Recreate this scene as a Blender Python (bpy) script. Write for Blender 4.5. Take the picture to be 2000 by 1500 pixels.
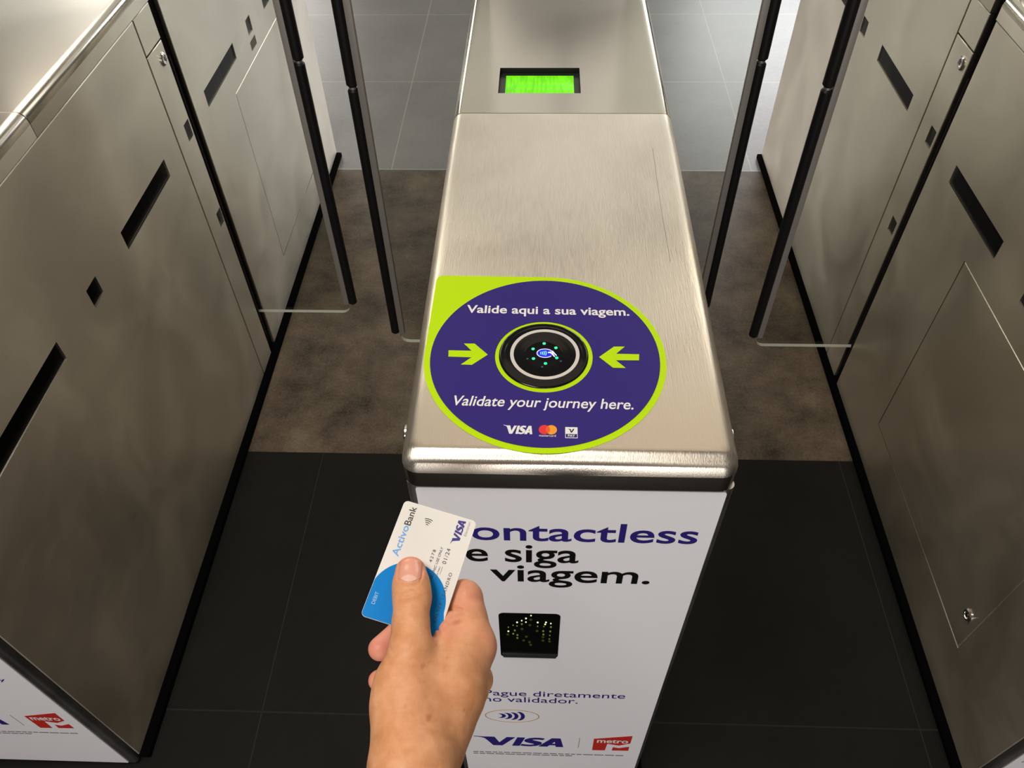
import bpy, bmesh, math, random
import numpy as np
from mathutils import Vector, Matrix

for o in list(bpy.data.objects):
    bpy.data.objects.remove(o)
SC = bpy.context.scene
COL = SC.collection
PI = math.pi

# ------------------------------------------------------------------ camera, light, exposure
cam = bpy.data.cameras.new('camera')
cam.sensor_fit = 'HORIZONTAL'
cam.sensor_width = 36.0
cam.lens = 1530.97 / 2000.0 * 36.0
cam.clip_start = 0.02
cam_ob = bpy.data.objects.new('camera', cam)
COL.objects.link(cam_ob)
def look(pitch, yaw, roll):
    p, y, r = (math.radians(a) for a in (pitch, yaw, roll))
    f = Vector((math.sin(y) * math.cos(p), math.cos(y) * math.cos(p), -math.sin(p)))
    rt = Vector((math.cos(y), -math.sin(y), 0.0))
    dn = f.cross(rt)
    c, s = math.cos(r), math.sin(r)
    x, d = c * rt + s * dn, -s * rt + c * dn
    return Matrix((x, -d, -f)).transposed().to_4x4()
cam_ob.matrix_world = Matrix.Translation((0, 0, 1.6)) @ look(48.2783, -2.79845, 1.32627)
SC.camera = cam_ob

SC.view_settings.view_transform = 'Standard'
SC.view_settings.look = 'None'
SC.view_settings.gamma = 1.0
SC.view_settings.use_curve_mapping = False
SC.view_settings.exposure = 0.0

world = bpy.data.worlds.new('station_air')
SC.world = world
world.use_nodes = True
world.node_tree.nodes['Background'].inputs[0].default_value = (1.0, 0.93, 0.85, 1)
world.node_tree.nodes['Background'].inputs[1].default_value = 0.09

def area(name, loc, target, sx, sy, power, color):
    l = bpy.data.lights.new(name, 'AREA')
    l.shape = 'RECTANGLE'
    l.size, l.size_y = sx, sy
    l.energy = power
    l.color = color
    o = bpy.data.objects.new(name, l)
    COL.objects.link(o)
    o.location = loc
    o.rotation_euler = (Vector(target) - Vector(loc)).to_track_quat('-Z', 'Y').to_euler()
    return o
LIGHTS = [
    ('ceiling_lamp_far_left',   (-4.4, 10.5, 3.2), (-0.8, 3.0, 0), 3.2, 1.4, 230, (1.0, 0.95, 0.90)),
    ('ceiling_lamp_far_right',  (3.0, 9.6, 3.2), (0.6, 3.0, 0), 2.6, 1.6, 300, (0.97, 0.98, 1.0)),
    ('ceiling_lamp_panel',      (-3.8, 6.9, 3.05), (-3.8, 6.9, 0), 3.0, 1.2, 15, (0.96, 1.0, 0.97)),
    ('ceiling_lamp_aisle',      (0.1, 5.1, 3.05), (0.1, 5.1, 0), 3.4, 2.6, 21, (1.0, 0.95, 0.86)),
    ('ceiling_lamp_side_right', (1.7, 3.4, 3.05), (0.6, 2.6, 0.5), 1.0, 2.2, 25, (1.0, 0.93, 0.82)),
    ('ceiling_lamp_side_left',  (-1.6, 3.4, 3.05), (-0.5, 2.6, 0.5), 1.0, 2.2, 28, (1.0, 0.92, 0.80)),
    ('ceiling_lamp_mid',        (0.4, 1.7, 3.1), (0.4, 1.7, 0), 2.4, 1.4, 8.0, (1.0, 0.82, 0.62)),
    ('fill_light_front',      (-0.6, -0.05, 3.0), (-0.15, 0.15, 1.0), 1.0, 0.5, 34, (1.0, 0.94, 0.86)),  # added overhead fill, brightens the card and the hand
    ('fill_light_near',       (0.2, -3.6, 1.25), (0.0, 0.3, 0.25), 2.2, 0.9, 80, (1.0, 0.95, 0.93)),  # added fill behind the camera, well below the ceiling, brightens the posters
]
for a in LIGHTS:
    area(*a)

# ------------------------------------------------------------------ materials
MATS = {}
def newmat(name):
    m = bpy.data.materials.new(name)
    m.use_nodes = True
    nt = m.node_tree
    MATS[name] = m
    return m, nt, nt.nodes['Principled BSDF'], nt.nodes, nt.links
def N(nodes, kind, **kw):
    n = nodes.new(kind)
    for k, v in kw.items():
        if k.startswith('i_'):
            n.inputs[int(k[2:])].default_value = v
        else:
            setattr(n, k, v)
    return n
def flat(name, col, rough=0.5, metal=0.0, spec=0.5, emit=None, estr=0.0, coat=0.0):
    m, nt, b, nodes, links = newmat(name)
    b.inputs['Base Color'].default_value = (*col, 1)
    b.inputs['Roughness'].default_value = rough
    b.inputs['Metallic'].default_value = metal
    b.inputs['Specular IOR Level'].default_value = spec
    b.inputs['Coat Weight'].default_value = coat
    if emit:
        b.inputs['Emission Color'].default_value = (*emit, 1)
        b.inputs['Emission Strength'].default_value = estr
    return m
def steel(name, col, rough, streak=(60, 4, 60), smudge=3.0, var=0.12, bump=0.05, aniso=0.0, metal=1.0, axis=None, rot=0.0, grain=0.05):
    m, nt, b, nodes, links = newmat(name)
    tc = N(nodes, 'ShaderNodeTexCoord')
    mp = N(nodes, 'ShaderNodeMapping')
    mp.inputs['Scale'].default_value = streak
    links.new(tc.outputs['Object'], mp.inputs['Vector'])
    n1 = N(nodes, 'ShaderNodeTexNoise')
    n1.inputs['Scale'].default_value = 9.0
    n1.inputs['Detail'].default_value = 3.0
    links.new(mp.outputs[0], n1.inputs['Vector'])
    n2 = N(nodes, 'ShaderNodeTexNoise')
    n2.inputs['Scale'].default_value = smudge
    n2.inputs['Detail'].default_value = 5.0
    n2.inputs['Distortion'].default_value = 0.8
    links.new(tc.outputs['Object'], n2.inputs['Vector'])
    mr = N(nodes, 'ShaderNodeMapRange')
    mr.inputs['From Min'].default_value = 0.3
    mr.inputs['From Max'].default_value = 0.7
    mr.inputs['To Min'].default_value = rough - var
    mr.inputs['To Max'].default_value = rough + var
    links.new(n2.outputs['Fac'], mr.inputs['Value'])
    ad = N(nodes, 'ShaderNodeMath', operation='MULTIPLY_ADD')
    links.new(n1.outputs['Fac'], ad.inputs[0])
    ad.inputs[1].default_value = grain
    links.new(mr.outputs[0], ad.inputs[2])
    sb = N(nodes, 'ShaderNodeMath', operation='SUBTRACT')
    links.new(ad.outputs[0], sb.inputs[0])
    sb.inputs[1].default_value = grain * 0.5
    links.new(sb.outputs[0], b.inputs['Roughness'])
    cr = N(nodes, 'ShaderNodeMixRGB', blend_type='MULTIPLY')
    cr.inputs['Fac'].default_value = 0.35
    cr.inputs['Color1'].default_value = (*col, 1)
    c2 = N(nodes, 'ShaderNodeValToRGB')
    c2.color_ramp.elements[0].position = 0.3
    c2.color_ramp.elements[0].color = (0.72, 0.70, 0.66, 1)
    c2.color_ramp.elements[1].position = 0.65
    c2.color_ramp.elements[1].color = (1, 1, 1, 1)
    links.new(n2.outputs['Fac'], c2.inputs[0])
    links.new(c2.outputs[0], cr.inputs['Color2'])
    links.new(cr.outputs[0], b.inputs['Base Color'])
    b.inputs['Metallic'].default_value = metal
    b.inputs['Anisotropic'].default_value = aniso
    b.inputs['Anisotropic Rotation'].default_value = rot
    if axis:
        tg = N(nodes, 'ShaderNodeTangent', direction_type='RADIAL', axis=axis)
        links.new(tg.outputs[0], b.inputs['Tangent'])
    bp = N(nodes, 'ShaderNodeBump')
    bp.inputs['Strength'].default_value = bump
    bp.inputs['Distance'].default_value = 0.001
    links.new(n1.outputs['Fac'], bp.inputs['Height'])
    links.new(bp.outputs[0], b.inputs['Normal'])
    return m
steel('lid_steel', (0.66, 0.60, 0.51), 0.36, streak=(120, 5, 60), smudge=4.0, var=0.06, bump=0.16, aniso=0.7, axis='Y', rot=0.0, grain=0.26)
steel('polished_steel', (0.63, 0.585, 0.51), 0.19, streak=(60, 6, 30), smudge=3.0, var=0.015, bump=0.0, grain=0.02)
steel('panel_steel', (0.70, 0.645, 0.555), 0.40, streak=(3, 3, 9), smudge=4.0, var=0.04, bump=0.0, metal=1.0, aniso=0.86, axis='Z', rot=0.25)
steel('trim_steel', (0.55, 0.54, 0.52), 0.34, streak=(20, 20, 3), smudge=8.0, var=0.06, bump=0.01)
flat('chrome', (0.75, 0.74, 0.72), 0.18, 1.0)
flat('black_core', (0.004, 0.004, 0.004), 0.8, spec=0.1)
flat('black_rubber', (0.004, 0.004, 0.0045), 0.45, spec=0.25)
flat('plinth_rubber', (0.0015, 0.0015, 0.0017), 0.9, spec=0.03)
flat('slot_glass', (0.006, 0.006, 0.0075), 0.25, spec=0.08)
flat('slot_dark', (0.001, 0.001, 0.001), 0.35, spec=0.03)
flat('sensor_window', (0.010, 0.010, 0.010), 0.3, spec=0.15)
flat('tan_plate', (0.20, 0.17, 0.125), 0.5)
flat('grey_channel', (0.23, 0.21, 0.19), 0.45, 0.3)
flat('white_vinyl', (0.80, 0.79, 0.80), 0.32, spec=0.4)
flat('navy_ink', (0.022, 0.014, 0.16), 0.4, spec=0.3)
flat('black_ink', (0.003, 0.003, 0.003), 0.4, spec=0.3)
flat('grey_ink', (0.18, 0.17, 0.17), 0.5)
flat('gold_ink', (0.45, 0.30, 0.08), 0.4)
flat('red_ink', (0.50, 0.022, 0.014), 0.4)
flat('ceiling_paint', (0.7, 0.68, 0.65), 0.8)
flat('pale_ink', (0.78, 0.77, 0.76), 0.4)
flat('lime_vinyl', (0.48, 0.74, 0.0), 0.45, spec=0.12)
flat('lime_edge', (0.66, 0.86, 0.22), 0.4)
flat('violet_vinyl', (0.034, 0.020, 0.175), 0.4, spec=0.12)
flat('logo_red', (0.75, 0.020, 0.022), 0.4)
flat('logo_orange', (0.86, 0.32, 0.004), 0.4)
flat('logo_blend', (0.80, 0.095, 0.010), 0.4)
flat('reader_black', (0.003, 0.003, 0.0035), 0.12, spec=0.3)
flat('reader_ring', (0.62, 0.58, 0.55), 0.35)
flat('led_green', (0.02, 0.6, 0.25), 0.3, emit=(0.0, 1.0, 0.33), estr=1.0)
flat('led_off', (0.01, 0.06, 0.12), 0.1)
flat('symbol_white', (0.5, 0.5, 0.9), 0.3, emit=(0.50, 0.55, 1.0), estr=1.0)
flat('symbol_cyan', (0.2, 0.6, 0.9), 0.3, emit=(0.15, 0.65, 1.0), estr=1.0)
flat('symbol_blue', (0.0, 0.0, 0.4), 0.3, emit=(0.005, 0.005, 0.55), estr=1.0)
flat('indicator_black', (0.0012, 0.0012, 0.0012), 0.2, spec=0.3)
flat('dot_bright', (0.5, 0.6, 0.3), 0.4, emit=(0.75, 0.95, 0.45), estr=1.0)
flat('dot_dim', (0.05, 0.08, 0.01), 0.4, emit=(0.10, 0.15, 0.008), estr=1.0)
flat('dot_faint', (0.01, 0.02, 0.002), 0.4, emit=(0.018, 0.028, 0.001), estr=1.0)
flat('lcd_wall', (0.010, 0.011, 0.010), 0.6, spec=0.2)
flat('lcd_bezel', (0.022, 0.026, 0.022), 0.3)
flat('lcd_ink', (0.04, 0.25, 0.0), 0.5, emit=(0.13, 0.62, 0.0), estr=1.0)
flat('scuff_dark', (0.06, 0.045, 0.03), 0.7)
flat('card_white', (0.76, 0.73, 0.69), 0.35, spec=0.2)
flat('card_blue', (0.0, 0.20, 0.585), 0.4, spec=0.10)
flat('card_sky', (0.12, 0.36, 0.78), 0.4)
flat('card_navy', (0.035, 0.025, 0.22), 0.4)
flat('card_violet_grey', (0.30, 0.26, 0.42), 0.4)
flat('card_black', (0.015, 0.013, 0.016), 0.4)
flat('card_debit', (0.35, 0.52, 0.72), 0.4)

def lcd_material():
    m, nt, b, nodes, links = newmat('lcd_green')
    tc = N(nodes, 'ShaderNodeTexCoord')
    mp = N(nodes, 'ShaderNodeMapping')
    mp.inputs['Scale'].default_value = (1, 0.12, 1)
    links.new(tc.outputs['Object'], mp.inputs['Vector'])
    n = N(nodes, 'ShaderNodeTexNoise')
    n.inputs['Scale'].default_value = 260
    links.new(mp.outputs[0], n.inputs['Vector'])
    r = N(nodes, 'ShaderNodeValToRGB')
    r.color_ramp.elements[0].position = 0.35
    r.color_ramp.elements[0].color = (0.13, 0.68, 0.0, 1)
    r.color_ramp.elements[1].position = 0.6
    r.color_ramp.elements[1].color = (0.20, 0.92, 0.0, 1)
    links.new(n.outputs['Fac'], r.inputs[0])
    links.new(r.outputs[0], b.inputs['Emission Color'])
    b.inputs['Emission Strength'].default_value = 1.0
    b.inputs['Base Color'].default_value = (0.02, 0.1, 0.0, 1)
lcd_material()

def glass_material():
    m, nt, b, nodes, links = newmat('flap_glass')
    out = nodes['Material Output']
    nodes.remove(b)
    tr = N(nodes, 'ShaderNodeBsdfTransparent')
    tr.inputs[0].default_value = (0.875, 0.885, 0.865, 1)
    gl = N(nodes, 'ShaderNodeBsdfGlossy')
    gl.inputs['Roughness'].default_value = 0.03
    lw = N(nodes, 'ShaderNodeLayerWeight')
    pw = N(nodes, 'ShaderNodeMath', operation='POWER')
    links.new(lw.outputs['Facing'], pw.inputs[0])
    pw.inputs[1].default_value = 5.0
    fr = N(nodes, 'ShaderNodeMath', operation='MULTIPLY_ADD')
    links.new(pw.outputs[0], fr.inputs[0])
    fr.inputs[1].default_value = 0.8
    fr.inputs[2].default_value = 0.03
    mx = N(nodes, 'ShaderNodeMixShader')
    links.new(fr.outputs[0], mx.inputs[0])
    links.new(tr.outputs[0], mx.inputs[1])
    links.new(gl.outputs[0], mx.inputs[2])
    links.new(mx.outputs[0], out.inputs['Surface'])
glass_material()
flat('glass_edge', (0.50, 0.50, 0.44), 0.3, spec=0.6)  # pale colour stands in for light caught by the pane's edge

def floor_material(name, c1, c2, grout, rough, scale, x0, y0, step, gw, spec=0.3):
    m, nt, b, nodes, links = newmat(name)
    tc = N(nodes, 'ShaderNodeTexCoord')
    n = N(nodes, 'ShaderNodeTexNoise')
    n.inputs['Scale'].default_value = scale
    n.inputs['Detail'].default_value = 6
    n.inputs['Roughness'].default_value = 0.65
    links.new(tc.outputs['Object'], n.inputs['Vector'])
    n2 = N(nodes, 'ShaderNodeTexNoise')
    n2.inputs['Scale'].default_value = scale * 22
    n2.inputs['Detail'].default_value = 3
    links.new(tc.outputs['Object'], n2.inputs['Vector'])
    mixf = N(nodes, 'ShaderNodeMath', operation='MULTIPLY_ADD')
    links.new(n2.outputs['Fac'], mixf.inputs[0])
    mixf.inputs[1].default_value = 0.35
    links.new(n.outputs['Fac'], mixf.inputs[2])
    r = N(nodes, 'ShaderNodeValToRGB')
    r.color_ramp.elements[0].position = 0.45
    r.color_ramp.elements[0].color = (*c1, 1)
    r.color_ramp.elements[1].position = 0.88
    r.color_ramp.elements[1].color = (*c2, 1)
    links.new(mixf.outputs[0], r.inputs[0])
    last = r.outputs[0]
    if grout:
        sp = N(nodes, 'ShaderNodeSeparateXYZ')
        links.new(tc.outputs['Object'], sp.inputs[0])
        masks = []
        for ax, o0 in (('X', x0), ('Y', y0)):
            a = N(nodes, 'ShaderNodeMath', operation='SUBTRACT')
            links.new(sp.outputs[ax], a.inputs[0])
            a.inputs[1].default_value = o0 - step * 40
            mo = N(nodes, 'ShaderNodeMath', operation='MODULO')
            links.new(a.outputs[0], mo.inputs[0])
            mo.inputs[1].default_value = step
            lt = N(nodes, 'ShaderNodeMath', operation='LESS_THAN')
            links.new(mo.outputs[0], lt.inputs[0])
            lt.inputs[1].default_value = gw
            masks.append(lt)
        mxm = N(nodes, 'ShaderNodeMath', operation='MAXIMUM')
        links.new(masks[0].outputs[0], mxm.inputs[0])
        links.new(masks[1].outputs[0], mxm.inputs[1])
        mf = N(nodes, 'ShaderNodeMath', operation='MULTIPLY')
        links.new(mxm.outputs[0], mf.inputs[0])
        mf.inputs[1].default_value = 0.7
        mc = N(nodes, 'ShaderNodeMixRGB')
        links.new(mf.outputs[0], mc.inputs['Fac'])
        links.new(last, mc.inputs['Color1'])
        mc.inputs['Color2'].default_value = (*grout, 1)
        last = mc.outputs[0]
    links.new(last, b.inputs['Base Color'])
    b.inputs['Roughness'].default_value = rough
    b.inputs['Specular IOR Level'].default_value = spec
    bp = N(nodes, 'ShaderNodeBump')
    bp.inputs['Strength'].default_value = 0.15
    bp.inputs['Distance'].default_value = 0.002
    links.new(n2.outputs['Fac'], bp.inputs['Height'])
    links.new(bp.outputs[0], b.inputs['Normal'])
floor_material('slate_tile', (0.006, 0.0054, 0.0046), (0.0105, 0.0096, 0.008), (0.026, 0.024, 0.022), 0.65, 5, 0.752, 0.536, 0.648, 0.003, spec=0.18)
floor_material('worn_concrete', (0.030, 0.020, 0.012), (0.175, 0.135, 0.092), None, 0.5, 7.0, 0, 0, 1, 0, spec=0.3)
floor_material('grey_tile', (0.20, 0.20, 0.202), (0.27, 0.27, 0.265), (0.42, 0.41, 0.38), 0.33, 3, -0.543, 3.108, 0.648, 0.005)

def skin_material():
    m, nt, b, nodes, links = newmat('skin')
    at = N(nodes, 'ShaderNodeAttribute', attribute_name='pink')
    tc = N(nodes, 'ShaderNodeTexCoord')
    n = N(nodes, 'ShaderNodeTexNoise')
    n.inputs['Scale'].default_value = 70
    n.inputs['Detail'].default_value = 5
    n.inputs['Roughness'].default_value = 0.6
    links.new(tc.outputs['Object'], n.inputs['Vector'])
    r = N(nodes, 'ShaderNodeValToRGB')
    r.color_ramp.elements[0].position = 0.32
    r.color_ramp.elements[0].color = (0.57, 0.245, 0.104, 1)
    r.color_ramp.elements[1].position = 0.68
    r.color_ramp.elements[1].color = (0.74, 0.365, 0.190, 1)
    links.new(n.outputs['Fac'], r.inputs[0])
    mx = N(nodes, 'ShaderNodeMixRGB')
    links.new(at.outputs['Fac'], mx.inputs['Fac'])
    links.new(r.outputs[0], mx.inputs['Color1'])
    mx.inputs['Color2'].default_value = (0.70, 0.27, 0.185, 1)
    sp = N(nodes, 'ShaderNodeAttribute', attribute_name='freckle')
    m2 = N(nodes, 'ShaderNodeMixRGB', blend_type='MULTIPLY')
    links.new(sp.outputs['Fac'], m2.inputs['Fac'])
    links.new(mx.outputs[0], m2.inputs['Color1'])
    m2.inputs['Color2'].default_value = (0.62, 0.42, 0.30, 1)
    links.new(m2.outputs[0], b.inputs['Base Color'])
    b.inputs['Roughness'].default_value = 0.5
    b.inputs['Specular IOR Level'].default_value = 0.35
    b.inputs['Subsurface Weight'].default_value = 0.12
    b.inputs['Subsurface Radius'].default_value = (0.004, 0.0015, 0.0008)
    b.inputs['Subsurface Scale'].default_value = 0.6
    n3 = N(nodes, 'ShaderNodeTexVoronoi')
    n3.inputs['Scale'].default_value = 700
    links.new(tc.outputs['Object'], n3.inputs['Vector'])
    n4 = N(nodes, 'ShaderNodeTexNoise')
    n4.inputs['Scale'].default_value = 220
    n4.inputs['Detail'].default_value = 4
    links.new(tc.outputs['Object'], n4.inputs['Vector'])
    ad = N(nodes, 'ShaderNodeMath', operation='MULTIPLY_ADD')
    links.new(n3.outputs['Distance'], ad.inputs[0])
    ad.inputs[1].default_value = 0.25
    links.new(n4.outputs['Fac'], ad.inputs[2])
    bp = N(nodes, 'ShaderNodeBump')
    bp.inputs['Strength'].default_value = 0.34
    bp.inputs['Distance'].default_value = 0.0006
    links.new(ad.outputs[0], bp.inputs['Height'])
    links.new(bp.outputs[0], b.inputs['Normal'])
skin_material()
flat('nail', (0.72, 0.33, 0.235), 0.28, spec=0.5, coat=0.2)
flat('nail_lunula', (0.76, 0.46, 0.37), 0.3, spec=0.5, coat=0.2)

# ------------------------------------------------------------------ building helpers
def wloc(o):
    v = Vector((0, 0, 0))
    while o is not None:
        v += o.location
        o = o.parent
    return v
class MB:
    """collects shapes for ONE mesh"""
    def __init__(self):
        self.bm = bmesh.new()
        self.mi = 0
    def raw(self, verts, faces):
        vs = [self.bm.verts.new(v) for v in verts]
        for f in faces:
            try:
                fa = self.bm.faces.new([vs[i] for i in f])
                fa.material_index = self.mi
            except ValueError:
                pass
        return self
    def box(self, x0, x1, y0, y1, z0, z1, bev=0.0, seg=2):
        t = bmesh.new()
        bmesh.ops.create_cube(t, size=1.0)
        for v in t.verts:
            v.co = (x0 + (v.co.x + .5) * (x1 - x0), y0 + (v.co.y + .5) * (y1 - y0), z0 + (v.co.z + .5) * (z1 - z0))
        if bev:
            bmesh.ops.bevel(t, geom=t.edges[:], offset=bev, segments=seg, profile=0.5, affect='EDGES')
        self.take(t)
        return self
    def take(self, t):
        for f in t.faces:
            f.material_index = self.mi
        me = bpy.data.meshes.new('tmp')
        t.to_mesh(me)
        t.free()
        self.bm.from_mesh(me)
        bpy.data.meshes.remove(me)
    def prism(self, pts, M, w0, w1):
        """polygon pts (u,v) extruded from w0 to w1 through the mapping M(u,v,w)"""
        n = len(pts)
        vs = [M(u, v, w0) for u, v in pts] + [M(u, v, w1) for u, v in pts]
        fs = [list(range(n))[::-1], list(range(n, 2 * n))]
        fs += [[i, (i + 1) % n, n + (i + 1) % n, n + i] for i in range(n)]
        return self.raw(vs, fs)
    def band(self, outer, inner, M, w0, w1):
        """flat ring between two outlines of equal length"""
        n = len(outer)
        vs = [M(*p, w0) for p in outer] + [M(*p, w0) for p in inner] + [M(*p, w1) for p in outer] + [M(*p, w1) for p in inner]
        fs = []
        for i in range(n):
            j = (i + 1) % n
            fs += [[i, j, n + j, n + i], [2 * n + i, 3 * n + i, 3 * n + j, 2 * n + j], [i, 2 * n + i, 2 * n + j, j], [n + i, n + j, 3 * n + j, 3 * n + i]]
        return self.raw(vs, fs)
    def lathe(self, prof, c, seg=64, axis='Z'):
        cx, cy, cz = c
        vs, fs = [], []
        def pt(r, h, a):
            if axis == 'Z':
                return (cx + r * math.cos(a), cy + r * math.sin(a), cz + h)
            if axis == 'X':
                return (cx + h, cy + r * math.cos(a), cz + r * math.sin(a))
            return (cx + r * math.cos(a), cy + h, cz + r * math.sin(a))
        for r, h in prof:
            vs += [pt(r, h, 2 * PI * i / seg) for i in range(seg)]
        for k in range(len(prof) - 1):
            for i in range(seg):
                j = (i + 1) % seg
                fs.append([k * seg + i, k * seg + j, (k + 1) * seg + j, (k + 1) * seg + i])
        fs.append(list(range(seg))[::-1])
        fs.append([(len(prof) - 1) * seg + i for i in range(seg)])
        return self.raw(vs, fs)
    def tube(self, path, r, seg=16):
        """round bar along a path, capped"""
        P = [Vector(p) for p in path]
        R = r if isinstance(r, (list, tuple)) else [r] * len(P)
        vs, fs = [], []
        for i, p in enumerate(P):
            d = (P[min(i + 1, len(P) - 1)] - P[max(i - 1, 0)]).normalized()
            a = d.orthogonal().normalized() if abs(d.z) < .99 else Vector((1, 0, 0))
            b = d.cross(a).normalized()
            vs += [p + R[i] * (math.cos(2 * PI * k / seg) * a + math.sin(2 * PI * k / seg) * b) for k in range(seg)]
        for i in range(len(P) - 1):
            for k in range(seg):
                j = (k + 1) % seg
                fs.append([i * seg + k, i * seg + j, (i + 1) * seg + j, (i + 1) * seg + k])
        fs.append(list(range(seg))[::-1])
        fs.append([(len(P) - 1) * seg + k for k in range(seg)])
        return self.raw(vs, fs)
    def plate(self, a0, a1, b0, b1, M, holes=(), depth=0.008, ch=0.0013):
        """sheet-metal plate with rolled edge, rectangular holes cut through; M(a,b,w), w = depth behind the face"""
        A = sorted({a0 + ch, a1 - ch} | {h[0] for h in holes} | {h[1] for h in holes})
        B = sorted({b0 + ch, b1 - ch} | {h[2] for h in holes} | {h[3] for h in holes})
        inh = lambda a, b: any(h[0] < a < h[1] and h[2] < b < h[3] for h in holes)
        for i in range(len(A) - 1):
            for j in range(len(B) - 1):
                if not inh((A[i] + A[i + 1]) / 2, (B[j] + B[j + 1]) / 2):
                    self.raw([M(A[i], B[j], 0), M(A[i + 1], B[j], 0), M(A[i + 1], B[j + 1], 0), M(A[i], B[j + 1], 0)], [[0, 1, 2, 3]])
        def ring(p, q, wp, wq):
            self.raw([M(*u, wp) for u in p] + [M(*u, wq) for u in q], [[k, (k + 1) % 4, 4 + (k + 1) % 4, 4 + k] for k in range(4)])
        i_ = [(a0 + ch, b0 + ch), (a1 - ch, b0 + ch), (a1 - ch, b1 - ch), (a0 + ch, b1 - ch)]
        o_ = [(a0, b0), (a1, b0), (a1, b1), (a0, b1)]
        ring(i_, o_, 0, ch)
        ring(o_, o_, ch, depth)
        for h in holes:
            q = [(h[0], h[2]), (h[1], h[2]), (h[1], h[3]), (h[0], h[3])]
            ring(q, q, 0, depth)
        return self
    def build(self, name, mats, parent=None, weld=False, angle=35, local=False):
        if weld:
            bmesh.ops.remove_doubles(self.bm, verts=self.bm.verts[:], dist=1e-5)
        bmesh.ops.recalc_face_normals(self.bm, faces=self.bm.faces[:])
        off = Vector((0, 0, 0)) if local else wloc(parent)
        for v in self.bm.verts:
            v.co -= off
        me = bpy.data.meshes.new(name)
        self.bm.to_mesh(me)
        self.bm.free()
        for m in (mats if isinstance(mats, (list, tuple)) else [mats]):
            me.materials.append(MATS[m])
        for p in me.polygons:
            p.use_smooth = True
        me.set_sharp_from_angle(angle=math.radians(angle))
        o = bpy.data.objects.new(name, me)
        COL.objects.link(o)
        o.parent = parent
        return o
def thing(name, label, cat, loc, group=None):
    o = bpy.data.objects.new(name, None)
    o.empty_display_size = 0.05
    COL.objects.link(o)
    o.location = loc
    o['label'] = label
    o['category'] = cat
    if group:
        o['group'] = group
    return o
def lab(o, text):
    o['label'] = text
    return o
def circle(cx, cy, rx, ry=None, n=64, a0=0.0):
    ry = rx if ry is None else ry
    return [(cx + rx * math.cos(a0 + 2 * PI * i / n), cy + ry * math.sin(a0 + 2 * PI * i / n)) for i in range(n)]
def rrect(x0, x1, y0, y1, r, n=6):
    out = []
    for cx, cy, a in ((x1 - r, y1 - r, 0), (x0 + r, y1 - r, PI / 2), (x0 + r, y0 + r, PI), (x1 - r, y0 + r, 1.5 * PI)):
        out += [(cx + r * math.cos(a + PI / 2 * k / n), cy + r * math.sin(a + PI / 2 * k / n)) for k in range(n + 1)]
    return out
def text_into(mb, body, M, x0, x1, base, top, w0=0.0, w1=0.0003, bold=0.0, shear=0.0, ref=None, space=1.0):
    """lettering fitted to its ink box: x0..x1 wide, baseline to top of the tallest glyph (or of ref)"""
    def ink(s):
        cu = bpy.data.curves.new('t', 'FONT')
        cu.body = s
        cu.size = 1.0
        cu.offset = bold
        cu.shear = shear
        cu.space_character = space
        cu.resolution_u = 5
        cu.fill_mode = 'BOTH'
        ob = bpy.data.objects.new('t', cu)
        COL.objects.link(ob)
        dg = bpy.context.evaluated_depsgraph_get()
        me = bpy.data.meshes.new_from_object(ob.evaluated_get(dg))
        vs = [tuple(v.co) for v in me.vertices]
        fs = [tuple(p.vertices) for p in me.polygons]
        bpy.data.objects.remove(ob)
        bpy.data.curves.remove(cu)
        bpy.data.meshes.remove(me)
        return vs, fs
    vs, fs = ink(body)
    xs = [v[0] for v in vs]
    ymax = max(v[1] for v in (ink(ref)[0] if ref else vs))
    ymax -= bold
    sx = (x1 - x0) / (max(xs) - min(xs))
    sy = (top - base) / ymax
    xm = min(xs)
    mb.raw([M(x0 + (v[0] - xm) * sx, base + v[1] * sy, w1) for v in vs], fs)
    return mb

# ------------------------------------------------------------------ the floor
def slab(name, mat, x0, x1, y0, y1, z0=-0.05, z1=0.0):
    o = MB().box(x0, x1, y0, y1, z0, z1).build(name, mat)
    o['kind'] = 'structure'
    return o
slab('floor', 'slate_tile', -6, 6, -3, 1.182)
slab('floor.001', 'worn_concrete', -6, 6, 1.182, 2.458)
slab('floor.002', 'grey_tile', -6, 6, 2.458, 12)
slab('ceiling', 'ceiling_paint', -6, 6, -4, 13, 3.35, 3.45)

bm_ = MB().prism([(-.17, 1.945), (.385, 1.945), (.30, 2.04), (.20, 2.06), (.02, 2.06), (-.07, 2.04)], lambda u, v, w: (u, w, v), 3.44, 3.56)
bm_.box(.09, .12, 3.48, 3.52, 2.05, 3.36)
dark_shape = bm_.build('unseen_dark_shape', 'black_core')       # added unseen dark shape, made for its reflection in the middle lid
dark_shape['kind'] = 'structure'

# ------------------------------------------------------------------ fare gates
FRONT_Z = 0.981          # lower edge of the lids
def side_map(x, s):      # side plates: a = along Y, b = Z, w = into the cabinet; s = +1 for a face looking to +X
    return lambda a, b, w: (x - s * w, a, b)
def front_map(y):        # front plates: a = X, b = Z, w = into the cabinet
    return lambda a, b, w: (a, y + w, b)
def top_map(z):
    return lambda a, b, w: (a, b, z - w)

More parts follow.
